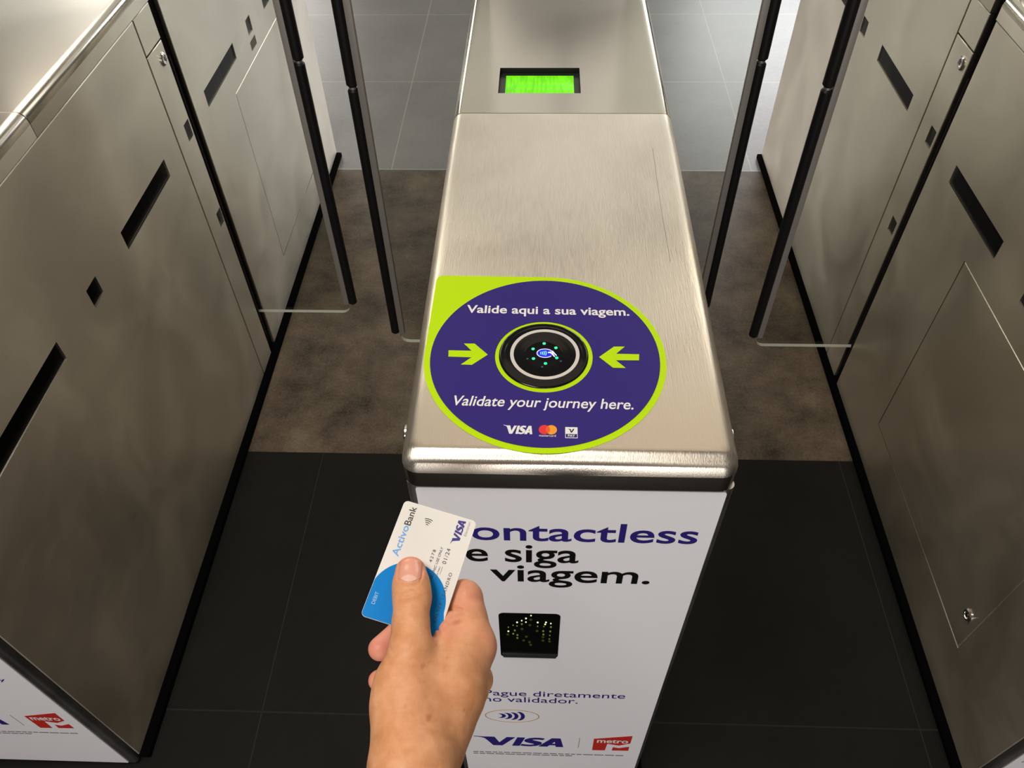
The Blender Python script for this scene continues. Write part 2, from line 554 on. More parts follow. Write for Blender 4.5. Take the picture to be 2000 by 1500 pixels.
def lid_rings(x0, x1, y0, y1, zb, r, front_round, rear_round):
    """lofted sheet-steel lid: upright skirt, soft roll, shallow slope and flat top"""
    prof = [(0.0, .0), (0.0, .022), (0.0007, .0255), (0.0018, .0289), (0.0032, .0320), (0.0042, .0340),
            (0.0075, .0358), (0.0105, .0376), (0.0130, .0392), (0.0150, .0402), (0.0175, .0408), (0.0195, .0408)]
    prof = [(d, zb + h, .0135 * (1 - math.sqrt(max(0.0, 1 - (max(0.0, h - .022) / .0188) ** 2))) if i < 11 else .0195) for i, (d, h) in enumerate(prof)]
    rings = []
    for d, z, ds in prof:
        df = d if front_round else 0.0
        dr = d if rear_round else 0.0
        X0, X1, Y0, Y1 = x0 + ds, x1 - ds, y0 + df, y1 - dr
        rr = max(r - d * 0.5, 0.003)
        pts = []
        for cx, cy, a, rnd in ((X1, Y1, 0, rear_round), (X0, Y1, PI / 2, rear_round), (X0, Y0, PI, front_round), (X1, Y0, 1.5 * PI, front_round)):
            q = rr if rnd else 0.0004
            ccx = cx - q if cx == X1 else cx + q
            ccy = cy - q if cy == Y1 else cy + q
            pts += [(ccx + q * math.cos(a + PI / 2 * k / 6), ccy + q * math.sin(a + PI / 2 * k / 6), z) for k in range(7)]
        rings.append(pts)
    return rings, (x0 + 0.0195, x1 - 0.0195, y0 + (0.0195 if front_round else 0), y1 - (0.0195 if rear_round else 0), zb + 0.0408)
def lid(root, x0, x1, y0, y1, zb=FRONT_Z, r=0.016, fr=False, rr=False, hole=None, name='lid', mat='polished_steel', skirt='panel_steel'):
    mb = MB()
    rings, (X0, X1, Y0, Y1, zt) = lid_rings(x0, x1, y0, y1, zb, r, fr, rr)
    n = len(rings[0])
    vs = [p for ring in rings for p in ring]
    fs = [[i * n + k, i * n + (k + 1) % n, (i + 1) * n + (k + 1) % n, (i + 1) * n + k] for i in range(len(rings) - 1) for k in range(n)]
    mb.mi = 1
    mb.raw(vs[:2 * n], fs[:n])
    mb.mi = 0
    fs = [[i - n for i in f] for f in fs[n:]]
    if hole is None:
        fs.append([(len(rings) - 2) * n + k for k in range(n)])
    mb.raw(vs[n:], fs)
    if hole:
        hx0, hx1, hy0, hy1, dp = hole
        A, B = [X0, hx0, hx1, X1], [Y0, hy0, hy1, Y1]
        for i in range(3):
            for j in range(3):
                if (i, j) != (1, 1):
                    mb.raw([(A[i], B[j], zt), (A[i + 1], B[j], zt), (A[i + 1], B[j + 1], zt), (A[i], B[j + 1], zt)], [[0, 1, 2, 3]])
        q = [(hx0, hy0), (hx1, hy0), (hx1, hy1), (hx0, hy1)]
        mb.mi = 2
        mb.raw([(*p, zt) for p in q] + [(*p, zt - dp) for p in q], [[k, (k + 1) % 4, 4 + (k + 1) % 4, 4 + k] for k in range(4)])
    return mb.build(name, [mat, skirt, 'lcd_wall'], root, weld=True, angle=50)

def side_face(root, x, s, posts, panels):
    """outer steel plates of one cabinet side; panels = (name, y0, y1, z0, z1, holes)"""
    M = side_map(x, s)
    for nm, y0, y1, z0, z1, holes in panels:
        MB().plate(y0, y1, z0, z1, M, holes).build(nm, 'panel_steel', root)
def window(root, x, s, y0, y1, z0, z1, mat='slot_glass', name='sensor_window', w=0.0035):
    xx = x - s * w
    return MB().box(min(xx, xx - s * .003), max(xx, xx - s * .003), y0 - .002, y1 + .002, z0 - .002, z1 + .002).build(name, mat, root)
def lock(root, x, s, y, z, name='lock'):
    pr = [(0.013, -0.001), (0.013, 0.002), (0.0105, 0.0042), (0.0075, 0.0042), (0.0072, 0.0022), (0.0045, 0.0022), (0.0043, 0.0038), (0.0005, 0.0042)]
    o = MB().lathe([(r, h * s) for r, h in pr], (x, y, z), 28, 'X').build(name, 'chrome', root)
    xx = sorted((x + s * .0040, x + s * .0046))
    MB().box(xx[0], xx[1], y - .0007, y + .0007, z - .004, z + .004).build('keyhole', 'black_core', o)
    return o
def flap(root, xw, xe, y, z0=0.148, z1=1.56):
    """glass leaf from the cabinet slot (xw) to its free edge (xe), with edge channel and rubber bumper"""
    d = 1 if xe > xw else -1
    mb = MB()
    t = 0.005
    r = 0.022
    lo = [(xw, z0)] + [(xe - d * r + d * r * math.sin(a), z0 + r - r * math.cos(a)) for a in (0, .4, .8, 1.2, PI / 2)]
    hi = [(xe - d * r + d * r * math.cos(a), z1 - r + r * math.sin(a)) for a in (0, .4, .8, 1.2, PI / 2)] + [(xw, z1)]
    pts = lo + hi
    n = len(pts)
    mb.raw([(u, y - t, v) for u, v in pts] + [(u, y + t, v) for u, v in pts], [list(range(n)), list(range(n, 2 * n))])
    mb.mi = 1
    vs = [(u, y - t, v) for u, v in pts] + [(u, y + t, v) for u, v in pts]
    mb.raw(vs, [[i, (i + 1) % n, n + (i + 1) % n, n + i] for i in range(n)])
    g = mb.build('glass_flap', ['flap_glass', 'glass_edge'], root, angle=20)
    xa, xb = sorted((xe - d * 0.013, xe + d * 0.0005))
    MB().box(xa, xb, y - .0065, y + .0065, z0 + .030, z1 - .030, .001).build('edge_channel', 'grey_channel', g)
    R = 0.0112
    xc = xe + d * 0.0105
    def bar(za, zb, rad):
        return [(xc, y, za), (xc, y, za + .004), (xc, y, zb - .004), (xc, y, zb)], [rad * .72, rad, rad, rad * .72]
    for za, zb, rad in ((z0 + .032, 0.846, R), (0.851, z1 - .032, R * 1.06)):
        p, rr = bar(za, zb, rad)
        MB().tube(p, rr, 20).build('bumper_bar', 'black_rubber', g)
    MB().tube([(xc, y, .845), (xc, y, .852)], R * .7, 16).build('joint_ring', 'trim_steel', g)
    return g

SLOT = (0.7000, 0.7385)
def cabinet(root, xl, xr, yf, near_groove_right, right_holes, left_holes, poster_dx):
    """black core, plinth, front cover and the two long steel sides of one gate"""
    MB().box(xl + .009, xr - .009, yf + .02, 2.535, .004, FRONT_Z + .03).build('core', 'black_core', root)
    MB().box(xl - .016, xr + .018, yf + .012, 2.548, 0.0, 0.016, .003).build('plinth', 'plinth_rubber', root)
    for x, s, near, holes in ((xr, 1, near_groove_right, right_holes), (xl, -1, not near_groove_right, left_holes)):
        M = side_map(x, s)
        if near:      # flap slot in front of the lock post
            spans = [('side_panel', yf + .0135, 1.429), ('post', 1.458, 1.5415), ('side_panel', 1.5445, 2.546)]
            upper = (1.458, 1.5415)
        else:
            spans = [('side_panel', yf + .0135, 1.4355), ('post', 1.4385, 1.520), ('side_panel', 1.560, 2.546)]
            upper = (1.4385, 1.520)
        for nm, y0, y1 in spans:
            if nm == 'post':
                hs = [h[:4] for h in holes if y0 < h[0] < y1]
                MB().plate(y0, y1, 0.012, 0.9055, M, hs).build('lock_post', 'panel_steel', root)
                MB().plate(y0, y1, 0.9085, FRONT_Z - .003, M).build('post_cap', 'panel_steel', root)
            else:
                hs = [h[:4] for h in holes if y0 < h[0] < y1]
                MB().plate(y0, y1, 0.012, FRONT_Z - .003, M, hs).build('side_panel', 'panel_steel', root)
        for h in holes:
            kind = h[4]
            if kind == 'door':
                dr = MB().plate(h[0] + .0016, h[1] - .0016, h[2] + .0016, h[3] - .0016, side_map(x - s * .0004, s)).build('access_door', 'panel_steel', root)
                if len(h) > 5:
                    lock(dr, x - s * .0004, s, h[5], h[6], 'door_lock')
            elif kind == 'tan':
                window(root, x, s, *h[:4], mat='tan_plate', name='cover_plate', w=.0012)
            elif kind == 'dark':
                window(root, x, s, *h[:4], mat='slot_dark', name='scanner_slot', w=.005)
            elif kind == 'glass':
                window(root, x, s, *h[:4], mat='slot_glass', name='scanner_slot')
            else:
                window(root, x, s, *h[:4], mat='sensor_window', name='sensor_window')
        # black seal that closes the lower part of the flap slot
        ys = (1.4405, 1.4525) if near else (1.5335, 1.5485)
        MB().tube([(x - s * .004, ys[0] - .0035, .075), (x - s * .004, ys[0] - .0035, .868)], .0042, 12).build('slot_seal', 'black_rubber', root)
        lock(root, x, s, 1.482 if near else 1.500, .876)
    # front cover with rounded steel corners
    mb = MB()
    mb.prism([(xl + .007 * (1 - math.cos(a)), yf + .007 * (1 - math.sin(a))) for a in [PI / 2 * k / 6 for k in range(7)]]
             + [(xr - .007 * (1 - math.cos(a)), yf + .007 * (1 - math.sin(a))) for a in [PI / 2 * k / 6 for k in range(6, -1, -1)]]
             + [(xr - .001, yf + .0125), (xl + .001, yf + .0125)], lambda u, v, w: (u, v, w), 0.010, FRONT_Z - .0005)
    mb.build('front_cover', 'trim_steel', root, angle=30)

def poster(root, yf, dx, x0, x1, words, arrow, tick, z0=0.012):
    M = lambda u, v, w: (u + dx, yf - .0012 - w, v)
    mb = MB().prism(rrect(x0, x1, z0, FRONT_Z - .004, .004), M, -.0010, 0.0)
    p = mb.build('poster', 'white_vinyl', root, angle=30)
    def ink(name, mat, fn, label=None):
        m = MB()
        fn(m)
        o = m.build(name, mat, p)
        if label:
            o['label'] = label
    if words:
        ink('headline', 'navy_ink', lambda m: text_into(m, 'contactless', M, -.0915, .1661, .8828, .9175, bold=.012), 'navy headline lettering')
        def black(m):
            text_into(m, 'e siga', M, -.0746, .0466, .8378, .8725, bold=.012, ref='i')
            text_into(m, 'viagem.', M, -.0497, .1280, .7938, .8290, bold=.012, ref='i')
        ink('slogan', 'black_ink', black, 'black lettering')
        def small(m):
            text_into(m, 'Pague diretamente', M, -.0716, .1330, .4425, .4625, ref='P')
            text_into(m, 'no validador.', M, -.0726, .0656, .4178, .4382, ref='d')
        ink('instruction', 'navy_ink', small)
        ink('oval_mark', 'gold_ink', lambda m: m.band(circle(-.0322, .3576, .0420, .0276), circle(-.0322, .3576, .0405, .0261), M, 0, .0003), 'thin gold oval')
        def arcs(m):
            for (xs, yt, yb, xt) in ((-.0508, .3674, .3482, -.0419), (-.0413, .3704, .3444, -.0321), (-.0318, .3730, .3414, -.0224), (-.0219, .3760, .3390, -.0126)):
                c = (yt + yb) / 2
                h = (yt - yb) / 2
                n = 12
                ou = [(xs + (xt - xs) * math.cos(PI / 2 * t), c + h * math.sin(PI / 2 * t)) for t in [-1 + 2 * k / n for k in range(n + 1)]]
                inn = [(xs - .0028 + (xt - xs) * .66 * math.cos(PI / 2 * t), c + h * .90 * math.sin(PI / 2 * t)) for t in [1 - 2 * k / n for k in range(n + 1)]]
                m.prism(ou + inn, M, 0, .0003)
        ink('wave_mark', 'navy_ink', arcs)
    if tick:
        ink('instruction', 'navy_ink', lambda m: text_into(m, 'y', M, tick[0], tick[1], tick[2], tick[3]))
    def visa(m):
        visa_into(m, M, -.0828, .0511, .2158, .2582)
    ink('wordmark', 'navy_ink', visa, 'navy logo lettering')
    ink('divider', 'grey_ink', lambda m: m.prism([(.0757, .2140), (.0766, .2140), (.0769, .2646), (.0760, .2646)], M, 0, .0003))
    def red(m):
        m.prism([(.0995, .2615), (.1604, .2802), (.1602, .2436), (.1425, .2315), (.1228, .2387), (.1214, .2046), (.1000, .2040)], M, 0, .0003)
        m.prism([(.1334, .2217), (.1439, .2178), (.1601, .2268), (.1604, .2060), (.1327, .2052)], M, 0, .0003)
    ink('metro_badge', 'red_ink', red, 'red angular badge')
    ink('metro_lettering', 'pale_ink', lambda m: text_into(m, 'metro', M, .1052, .1560, .2445, .2600, w1=.0006, bold=.02, ref='t'))
    def fine(m):
        rnd = random.Random(4)
        for z, xe in ((.1790, .1547), (.1700, .0683)):
            x = -.1017
            while x < xe - .002:
                w = rnd.uniform(.006, .018)
                m.prism([(x, z - .0022), (min(x + w, xe), z - .0022), (min(x + w, xe), z + .0016), (x, z + .0016)], M, 0, .0003)
                x += w + .0022
    ink('fine_print', 'grey_ink', fine)
    return p, M

def visa_into(m, M, x0, x1, b, t, wing=True, w1=.0003):
    """sheared heavy capitals with the swept first stroke"""
    W, H = x1 - x0, t - b
    lv = [w1]
    def P(pts):
        m.prism([(x0 + u * W, b + v * H) for u, v in pts], M, 0, lv[0])
        lv[0] += .00003
    # V, I, S, A drawn in the unit box
    P([(.000, 1.0), (.150, 1.0), (.205, .36), (.300, 1.0), (.405, 1.0), (.240, 0.0), (.125, 0.0), (.055, .62)])
    P([(.430, 1.0), (.525, 1.0), (.455, 0.0), (.360, 0.0)])
    S = [(.765, .955), (.745, .775), (.695, .815), (.645, .815), (.612, .775), (.622, .715), (.665, .635), (.715, .535), (.735, .415), (.720, .22),
         (.665, .055), (.585, -.02), (.510, -.005), (.462, .045), (.482, .235), (.535, .175), (.590, .165), (.632, .215), (.628, .30), (.575, .385),
         (.530, .49), (.512, .62), (.528, .79), (.580, .95), (.650, 1.02), (.715, 1.005)]
    P(S)
    P([(.690, 0.0), (.800, 0.0), (.900, .68), (.925, 1.0), (.850, 1.0)])
    P([(.905, 0.0), (1.0, 0.0), (.958, 1.0), (.880, 1.0), (.888, .68)])
    P([(.800, .19), (.955, .19), (.950, .36), (.815, .36)])
    if wing:
        P([(-.105, 1.06), (.0, 1.0), (.09, .80), (.10, .62), (.045, .80), (-.02, .955), (-.105, 1.03)])

Y_C, Y_S = 0.4225, 0.4335
# --- left gate
XL0, XL1 = -1.064, -0.754
gl = thing('fare_gate', 'steel fare gate at left edge, diamond window and long black slots in its side', 'fare gate', (-.909, 1.49, 0), 'steel fare gates in a row')
left_right_holes = [(.608, .843, *SLOT, 'dark'), (.9615, 1.0005, *SLOT, 'dark'), (1.1195, 1.358, *SLOT, 'dark'),
                    (1.4855, 1.514, *SLOT, 's'), (1.489, 1.517, .4715, .5095, 's'),
                    (1.6305, 1.868, *SLOT, 'glass'), (1.9890, 2.0265, *SLOT, 's'), (1.9825, 2.0305, .662, .6855, 'tan'),
                    (2.148, 2.385, *SLOT, 'glass'), (1.800, 2.249, .134, .643, 'door')]
cabinet(gl, XL0, XL1, Y_S, False, left_right_holes, [], 0)
lid(gl, XL0 - .0015, XL1 + .0015, Y_S - .002, 1.0315, fr=True)
lid(gl, XL0 - .0015, XL1 + .0015, 1.0335, 1.520)
lid(gl, XL0 - .0015, XL1 + .0015, 1.560, 2.556, rr=True)
poster(gl, Y_S, -.952, -.106, .182, False, None, (.1370, .1490, .4175, .4250))
flap(gl, XL1 - .03, -.5085, 1.549)
# --- right gate
XR0, XR1 = 0.803, 1.113
gr = thing('fare_gate', 'steel fare gate at right edge, access door and round lock low in its side', 'fare gate', (.958, 1.49, 0), 'steel fare gates in a row')
right_left_holes = [(.608, .843, *SLOT, 'glass'), (.9625, 1.0015, *SLOT, 's'), (1.1125, 1.3485, *SLOT, 'glass'),
                    (1.4665, 1.4955, *SLOT, 's'), (1.4685, 1.4985, .4735, .5115, 's'),
                    (1.618, 1.856, *SLOT, 'glass'), (1.974, 2.015, *SLOT, 's'), (2.148, 2.385, *SLOT, 'glass'),
                    (.641, 1.185, .1445, .637, 'door', .672, .219)]
cabinet(gr, XR0, XR1, Y_S, False, [], right_left_holes, 0)
lid(gr, XR0 - .0015, XR1 + .0015, Y_S - .002, 1.0315, fr=True)
lid(gr, XR0 - .0015, XR1 + .0015, 1.0335, 1.429)
lid(gr, XR0 - .0015, XR1 + .0015, 1.458, 2.556, rr=True)
poster(gr, Y_S, .93, -.115, .170, False, None, None)
flap(gr, XR0 + .03, .5580, 1.440)
# --- centre gate
XC0, XC1 = -0.1245, 0.1875
gc = thing('fare_gate', 'middle steel fare gate with green display and a round purple sticker on top', 'fare gate', (.0305, 1.49, 0), 'steel fare gates in a row')
cabinet(gc, XC0, XC1, Y_C, True, [], [], 0)
LX0, LX1 = -0.1265, 0.1870
lid(gc, LX0, LX1, .4195, 1.0315, fr=True, mat='lid_steel', skirt='polished_steel')
LCD = (-.0640, .0580, 1.0900, 1.1680, .0085)
lid(gc, LX0, LX1, 1.0335, 1.4200, hole=LCD)
lid(gc, LX0, LX1, 1.4640, 1.5300)
lid(gc, LX0, LX1, 1.5700, 2.556, rr=True)
ZT = FRONT_Z + .0408
flap(gc, XC0 + .03, -.3575, 1.440)
flap(gc, XC1 - .03, .4310, 1.549)
for x, s in ((LX0, -1), (LX1, 1)):
    MB().lathe([(r, h * s) for r, h in [(.0085, -.001), (.0085, .0030), (.0065, .0046), (.003, .0052), (.0003, .0053)]], (x, .476, ZT - .030), 24, 'X').build('lid_bolt', 'chrome', gc)
# display
dz = ZT - LCD[4]
disp = MB().box(LCD[0] - .004, LCD[1] + .004, LCD[2] - .004, LCD[3] + .004, dz - .006, dz).build('display', 'lcd_bezel', gc)
MB().box(-.0545, .0490, 1.1045, 1.1590, dz - .002, dz + .0006, .0005).build('screen', 'lcd_green', disp)
def rows(m):
    M = lambda u, v, w: (u, v, dz + .0008 + w)
    text_into(m, 'APRESENTE', M, -.0330, .0210, 1.1385, 1.1500, space=1.25)
    rnd = random.Random(3)
    for i in range(26):
        x = -.0340 + i * .0022
        if rnd.random() < .62:
            m.prism([(x, 1.1075), (x + .0007, 1.1075), (x + .0007, 1.1330), (x, 1.1330)], M, 0, .0001)
m = MB(); rows(m); m.build('screen_characters', 'lcd_ink', disp)
# small dent in the lid corner and hairline scratches
MT = lambda u, v, w: (u, v, ZT + w)
MB().prism([(.1655, .4372), (.1664, .4395), (.1676, .4418), (.1692, .4405), (.1700, .4385), (.1688, .4380), (.1680, .4365), (.1664, .4360)],
           lambda u, v, w: (u, v, 1.0195 + (v - .4372) * .25 + w), 0, .0006).build('scuff', 'scuff_dark', gc)
MB().prism([(.1503, .9420), (.1506, .9420), (.1489, .8130), (.1500, .7050), (.1497, .7050), (.1486, .8130)], MT, 0, .00008).build('scratch', 'scuff_dark', gc)

# --- sticker on the lid
CX, CY = .0068, .5530
ca, sa = math.cos(math.radians(-.7)), math.sin(math.radians(-.7))
def MS(u, v, w):
    return (CX + u * ca - v * sa, CY + u * sa + v * ca, ZT + w)
def teardrop(R, rc, n=96):
    pts = [(R * math.cos(a), R * math.sin(a)) for a in [PI + PI * 1.5 * k / n for k in range(n + 1)]]   # from left round the bottom to the top
    cx, cy = -R + rc, R - rc
    pts += [(cx + rc * math.cos(a), cy + rc * math.sin(a)) for a in [PI / 2 + PI / 2 * k / 8 for k in range(9)]]
    return pts
st = MB().prism(teardrop(.1230, .008), MS, 0, .0003).build('sticker', 'lime_vinyl', gc)
lab(st, 'lime green teardrop sticker with purple disc')
MB().band(circle(0, 0, .1166, n=128), circle(-.0008, .0006, .0497, n=128), MS, .0003, .0006).build('disc', 'violet_vinyl', st)
for pts in ([(-.0987, .0052), (-.0749, .0052), (-.0837, .0154), (-.0726, .0156), (-.0580, .0002), (-.0730, -.0144), (-.0843, -.0143), (-.0743, -.0040), (-.0980, -.0036)],
            [(.0962, .0052), (.0727, .0052), (.0821, .0157), (.0711, .0154), (.0554, .0002), (.0689, -.0142), (.0815, -.0142), (.0720, -.0038), (.0955, -.0032)]):
    MB().prism(pts, MS, .0006, .0009).build('arrow', 'lime_vinyl', st)
def caps(m):
    text_into(m, 'Valide aqui a sua viagem.', MS, -.0850, .0895, .0622, .0738, w1=.0009, bold=.020, ref='V')
m = MB(); caps(m); m.build('lettering', 'pale_ink', st)
m = MB(); text_into(m, 'Validate your journey here.', MS, -.0870, .0862, -.0682, -.0560, w1=.0009, bold=.012, shear=.20, ref='V'); m.build('lettering', 'pale_ink', st)
m = MB(); visa_into(m, lambda u, v, w: MS(u, v, .0006 + w), -.0345, -.0098, -.1013, -.0916); m.build('wordmark', 'pale_ink', st)
m = MB(); m.prism(circle(.0014, -.0955, .0053, .0055, 40), MS, .0006, .0009); m.build('logo_disc', 'logo_red', st)
m = MB(); m.prism(circle(.0079, -.0955, .0053, .0055, 40), MS, .0006, .0009); m.build('logo_disc', 'logo_orange', st)
th = math.acos(.00325 / .0053)
lens = [(.0014 + .0053 * math.cos(a), -.0955 + .0055 * math.sin(a)) for a in [-th + 2 * th * k / 10 for k in range(11)]] + \
       [(.0079 - .0053 * math.cos(a), -.0955 + .0055 * math.sin(a)) for a in [th - 2 * th * k / 10 for k in range(11)]]
MB().prism(lens, MS, .0009, .0011).build('logo_lens', 'logo_blend', st)
m = MB(); text_into(m, 'mastercard', MS, -.0034, .0122, -.1038, -.1017, w1=.0009, ref='t'); m.build('lettering', 'pale_ink', st)
m = MB()
m.band(rrect(.0209, .0324, -.1047, -.0918, .0004), rrect(.0214, .0319, -.1041, -.0923, .0003), MS, .0006, .0008)
m.prism(rrect(.0209, .0324, -.0998, -.0918, .0004), MS, .0006, .0009)
text_into(m, 'PAY', MS, .0234, .0300, -.1033, -.1006, w1=.0009, bold=.02)
m.build('pay_badge', 'pale_ink', st)
m = MB(); m.prism([(.0236, -.0939), (.0260, -.0943), (.0268, -.0970), (.0281, -.0940), (.0295, -.0940), (.0273, -.0983), (.0260, -.0983), (.0252, -.0952)], MS, .0010, .0011)
m.build('pay_badge_letter', 'black_ink', st)

# --- contactless reader in the sticker
RX, RY = .0058, .5546
prof = [(.0456, 0), (.0456, .0008), (.0449, .0014), (.0432, .0019), (.0415, .0016), (.0398, .0021), (.0375, .0022), (.0357, .0023), (.0312, .0023), (.0298, .0019),
        (.0280, .0021), (.0262, .0017), (.0246, .0019), (.0228, .0014), (.0212, .0016), (.0196, .0012), (.0180, .0012), (.0004, .0012)]
rd = MB().lathe(prof, (RX, RY, ZT), 96).build('card_reader', 'reader_black', gc, angle=60)
lab(rd, 'round glossy black contactless reader')
MR = lambda u, v, w: (RX + u, RY + v, ZT + w)
MB().band(circle(.0012, 0, .0353, n=96), circle(.0012, 0, .0317, n=96), MR, .0018, .0026).build('ring', 'reader_ring', rd)
for x, y in ((.0064, .5705), (.0184, .5645), (.0192, .5503), (.0078, .5423), (-.0044, .5489), (-.0050, .5626)):
    MB().lathe([(.0017, -.0003), (.0017, .0002), (.0011, .0006), (.0002, .0007)], (x, y - .0002, ZT + .0012), 20).build('indicator_light', 'led_green', rd)
for x, y in ((.0232, .5452), (-.0105, .5480), (.0045, .5370)):
    MB().lathe([(.0011, -.0003), (.0011, .0002), (.0002, .0005)], (x, y, ZT + .0014), 16).build('indicator_light', 'led_off', rd)
MR2 = lambda u, v, w: (.0072 + u, .5562 + v, ZT + .0013 + w)
MB().prism(circle(0, 0, .0082, .0062, 48), MR2, 0, .0002).build('symbol_glow', 'symbol_blue', rd)
m = MB()
n = 40
a0, a1 = math.radians(-38), math.radians(292)
arc = lambda rx, ry: [(rx * math.cos(a), ry * math.sin(a)) for a in [a0 + .5 + (a1 - a0) * k / n for k in range(n + 1)]]
m.prism(arc(.0085, .0064) + arc(.0077, .0056)[::-1], MR2, .0002, .0004)
m.prism([(.0064, .0030), (.0080, .0036), (.0122, -.0030), (.0112, -.0034), (.0076, .0020)], MR2, .0002, .0004)
m.prism([(.0028, .0016), (.0060, .0024), (.0088, -.0010), (.0104, -.0048), (.0093, -.0050), (.0072, -.0018), (.0056, .0002), (.0030, .0004)], MR2, .0002, .0004)
m.build('symbol_outline', 'symbol_white', rd)
m = MB()
for k in range(4):
    x = -.0048 + k * .0018
    h = .0016 + k * .0006
    ou = [(x + .0011 * math.cos(t), h * math.sin(t)) for t in [-1.3 + 2.6 * i / 8 for i in range(9)]]
    m.prism(ou + [(u - .0008, v) for u, v in ou[::-1]], MR2, .0002, .0005)
m.build('symbol_waves', 'symbol_cyan', rd)

# --- poster on the middle gate and its indicator window
pc, MP = poster(gc, Y_C, 0.0, -.1155, .1805, True, None, None)
ww = MB().prism(rrect(-.0435, .0315, .5840, .7130, .007), MP, 0, .0006).build('indicator_window', 'indicator_black', gc)
MB().prism([(-.0400, .5850), (.0290, .5850), (.0305, .5955), (-.0415, .5955)], MP, .0006, .0020).build('window_ledge', 'lcd_bezel', ww)
DOTS = [(965, 232, 1), (843, 302, 2), (737, 357, 1), (622, 400, 2), (521, 472, 1), (400, 524, 1), (396, 624, 2), (840, 390, 1), (737, 440, 0), (617, 488, 1),
        (1131, 392, 2), (1131, 486, 1), (1318, 432, 2), (1336, 386, 2), (1288, 486, 1), (1457, 410, 1), (1463, 495, 0), (1452, 603, 0), (1445, 704, 1),
        (1438, 797, 1), (622, 715, 0), (518, 684, 0), (1282, 684, 0), (620, 790, 0), (560, 600, 0), (940, 460, -1), (1120, 600, -1), (1275, 600, 0), (1275, 750, -1),
        (850, 750, -1), (1445, 860, -1), (930, 890, -1), (380, 705, -1), (960, 330, -1), (740, 560, -1), (1275, 840, -1), (780, 850, -1), (960, 960, -1)]
for px, py, lv in DOTS:
    u = -.0427 + (px - 185) / (1670 - 185) * (.0308 + .0427)
    v = .7115 - (py - 205) / (1300 - 205) * (.7115 - .5845)
    r = {2: .0011, 1: .0009, 0: .0012, -1: .0018}[lv]
    ry = r * {2: 1.8, 1: 1.8, 0: 2.0, -1: 1.6}[lv]
    MB().prism(circle(u, v, r, ry, 14), MP, .0006, .0009).build('light_dot', {2: 'dot_bright', 1: 'dot_dim' if py > 430 else 'dot_bright', 0: 'dot_dim', -1: 'dot_faint'}[lv], ww)

# ------------------------------------------------------------------ the bank card held over the gate
card = MB()
MC = lambda u, v, w: (u, v, w)
card = card.prism(rrect(-.0428, .0428, -.0270, .0270, .0032, 8), MC, -.00038, .00038).build('bank_card', 'card_white', None, local=True)
card['label'] = 'white and blue debit card held between thumb and fingers'
card['category'] = 'card'
card.matrix_world = Matrix(((0.24984, -0.96433, 0.08746, -0.07860), (0.95400, 0.22969, -0.19268, 0.26246), (0.16572, 0.13158, 0.97736, 1.11475), (0.00000, 0.00000, 0.00000, 1.00000)))
def ink(name, mat, fn, label=None):
    m = MB()
    fn(m)
    o = m.build(name, mat, card, local=True)
    if label:
        o['label'] = label
Z0, Z1 = .00038, .00050
bl = [(-.0248, .0279 - .0011)] + [(-.0248 + .0265 * math.cos(a), max(-.0268, min(.0268, .0014 + .0265 * math.sin(a)))) for a in [PI / 2 - PI * k / 40 for k in range(41)]]
bl += [(-.0300, -.0268)] + [(-.0396 + .0030 * math.cos(a), -.0238 + .0030 * math.sin(a)) for a in [-PI / 2 - PI / 2 * k / 6 for k in range(7)]]
bl += [(-.0396 + .0030 * math.cos(a), .0238 + .0030 * math.sin(a)) for a in [PI - PI / 2 * k / 6 for k in range(7)]]
ink('blue_field', 'card_blue', lambda m: m.prism(bl, MC, Z0, Z1), 'blue rounded field at the lower end of the card')
ink('bank_lettering', 'card_sky', lambda m: text_into(m, 'Activo', MC, .0021, .0249, .0173, .0222, w1=Z1, bold=.012, ref='A'), 'pale blue lettering')
ink('bank_lettering', 'card_black', lambda m: text_into(m, 'Bank', MC, .0256, .0398, .0169, .0215, w1=Z1, bold=.008, ref='B'))
def waves(m):
    for k in range(4):
        x = .0296 + k * .00135
        h = .0008 + k * .00055
        ou = [(x + .0009 * math.cos(t), .0059 + h * 1.25 * math.sin(t)) for t in [-1.2 + 2.4 * i / 8 for i in range(9)]]
        m.prism(ou + [(u - .00055, v) for u, v in ou[::-1]], MC, Z0, Z1)
ink('wave_mark', 'card_black', waves)
ink('wordmark', 'card_navy', lambda m: visa_into(m, lambda u, v, w: (u, v, Z0 + w), .0236, .0404, -.0197, -.0143, w1=.0001))
ink('card_type', 'card_violet_grey', lambda m: text_into(m, 'Electron', MC, .0300, .0408, -.0231, -.0213, w1=Z1, ref='E'))
def emboss(m):
    text_into(m, '4278', MC, .0051, .0143, -.0062, -.0041, w1=Z1 + .0001, space=1.3)
    text_into(m, '01/24', MC, .0067, .0179, -.0158, -.0131, w1=Z1 + .0001, space=1.2)
    text_into(m, 'ELECTRONIC USE ONLY', MC, -.0120, .0178, -.0104, -.0087, w1=Z1 + .0001, shear=.15)
    text_into(m, 'VALTER LEANDRO', MC, -.0335, .0021, -.0222, -.0200, w1=Z1 + .0001, space=1.25)
    text_into(m, 'VALID THRU', MC, -.0050, .0040, -.0130, -.0122, w1=Z1 + .0001)
    m.prism([(-.0010, -.0144), (.0045, -.0144), (.0045, -.0142), (-.0010, -.0142)], MC, Z0, Z1)
ink('embossed_print', 'card_black', emboss)
ink('card_type', 'card_debit', lambda m: text_into(m, 'DEBIT', MC, -.0333, -.0249, .0207, .0231, w1=Z1 + .0001))

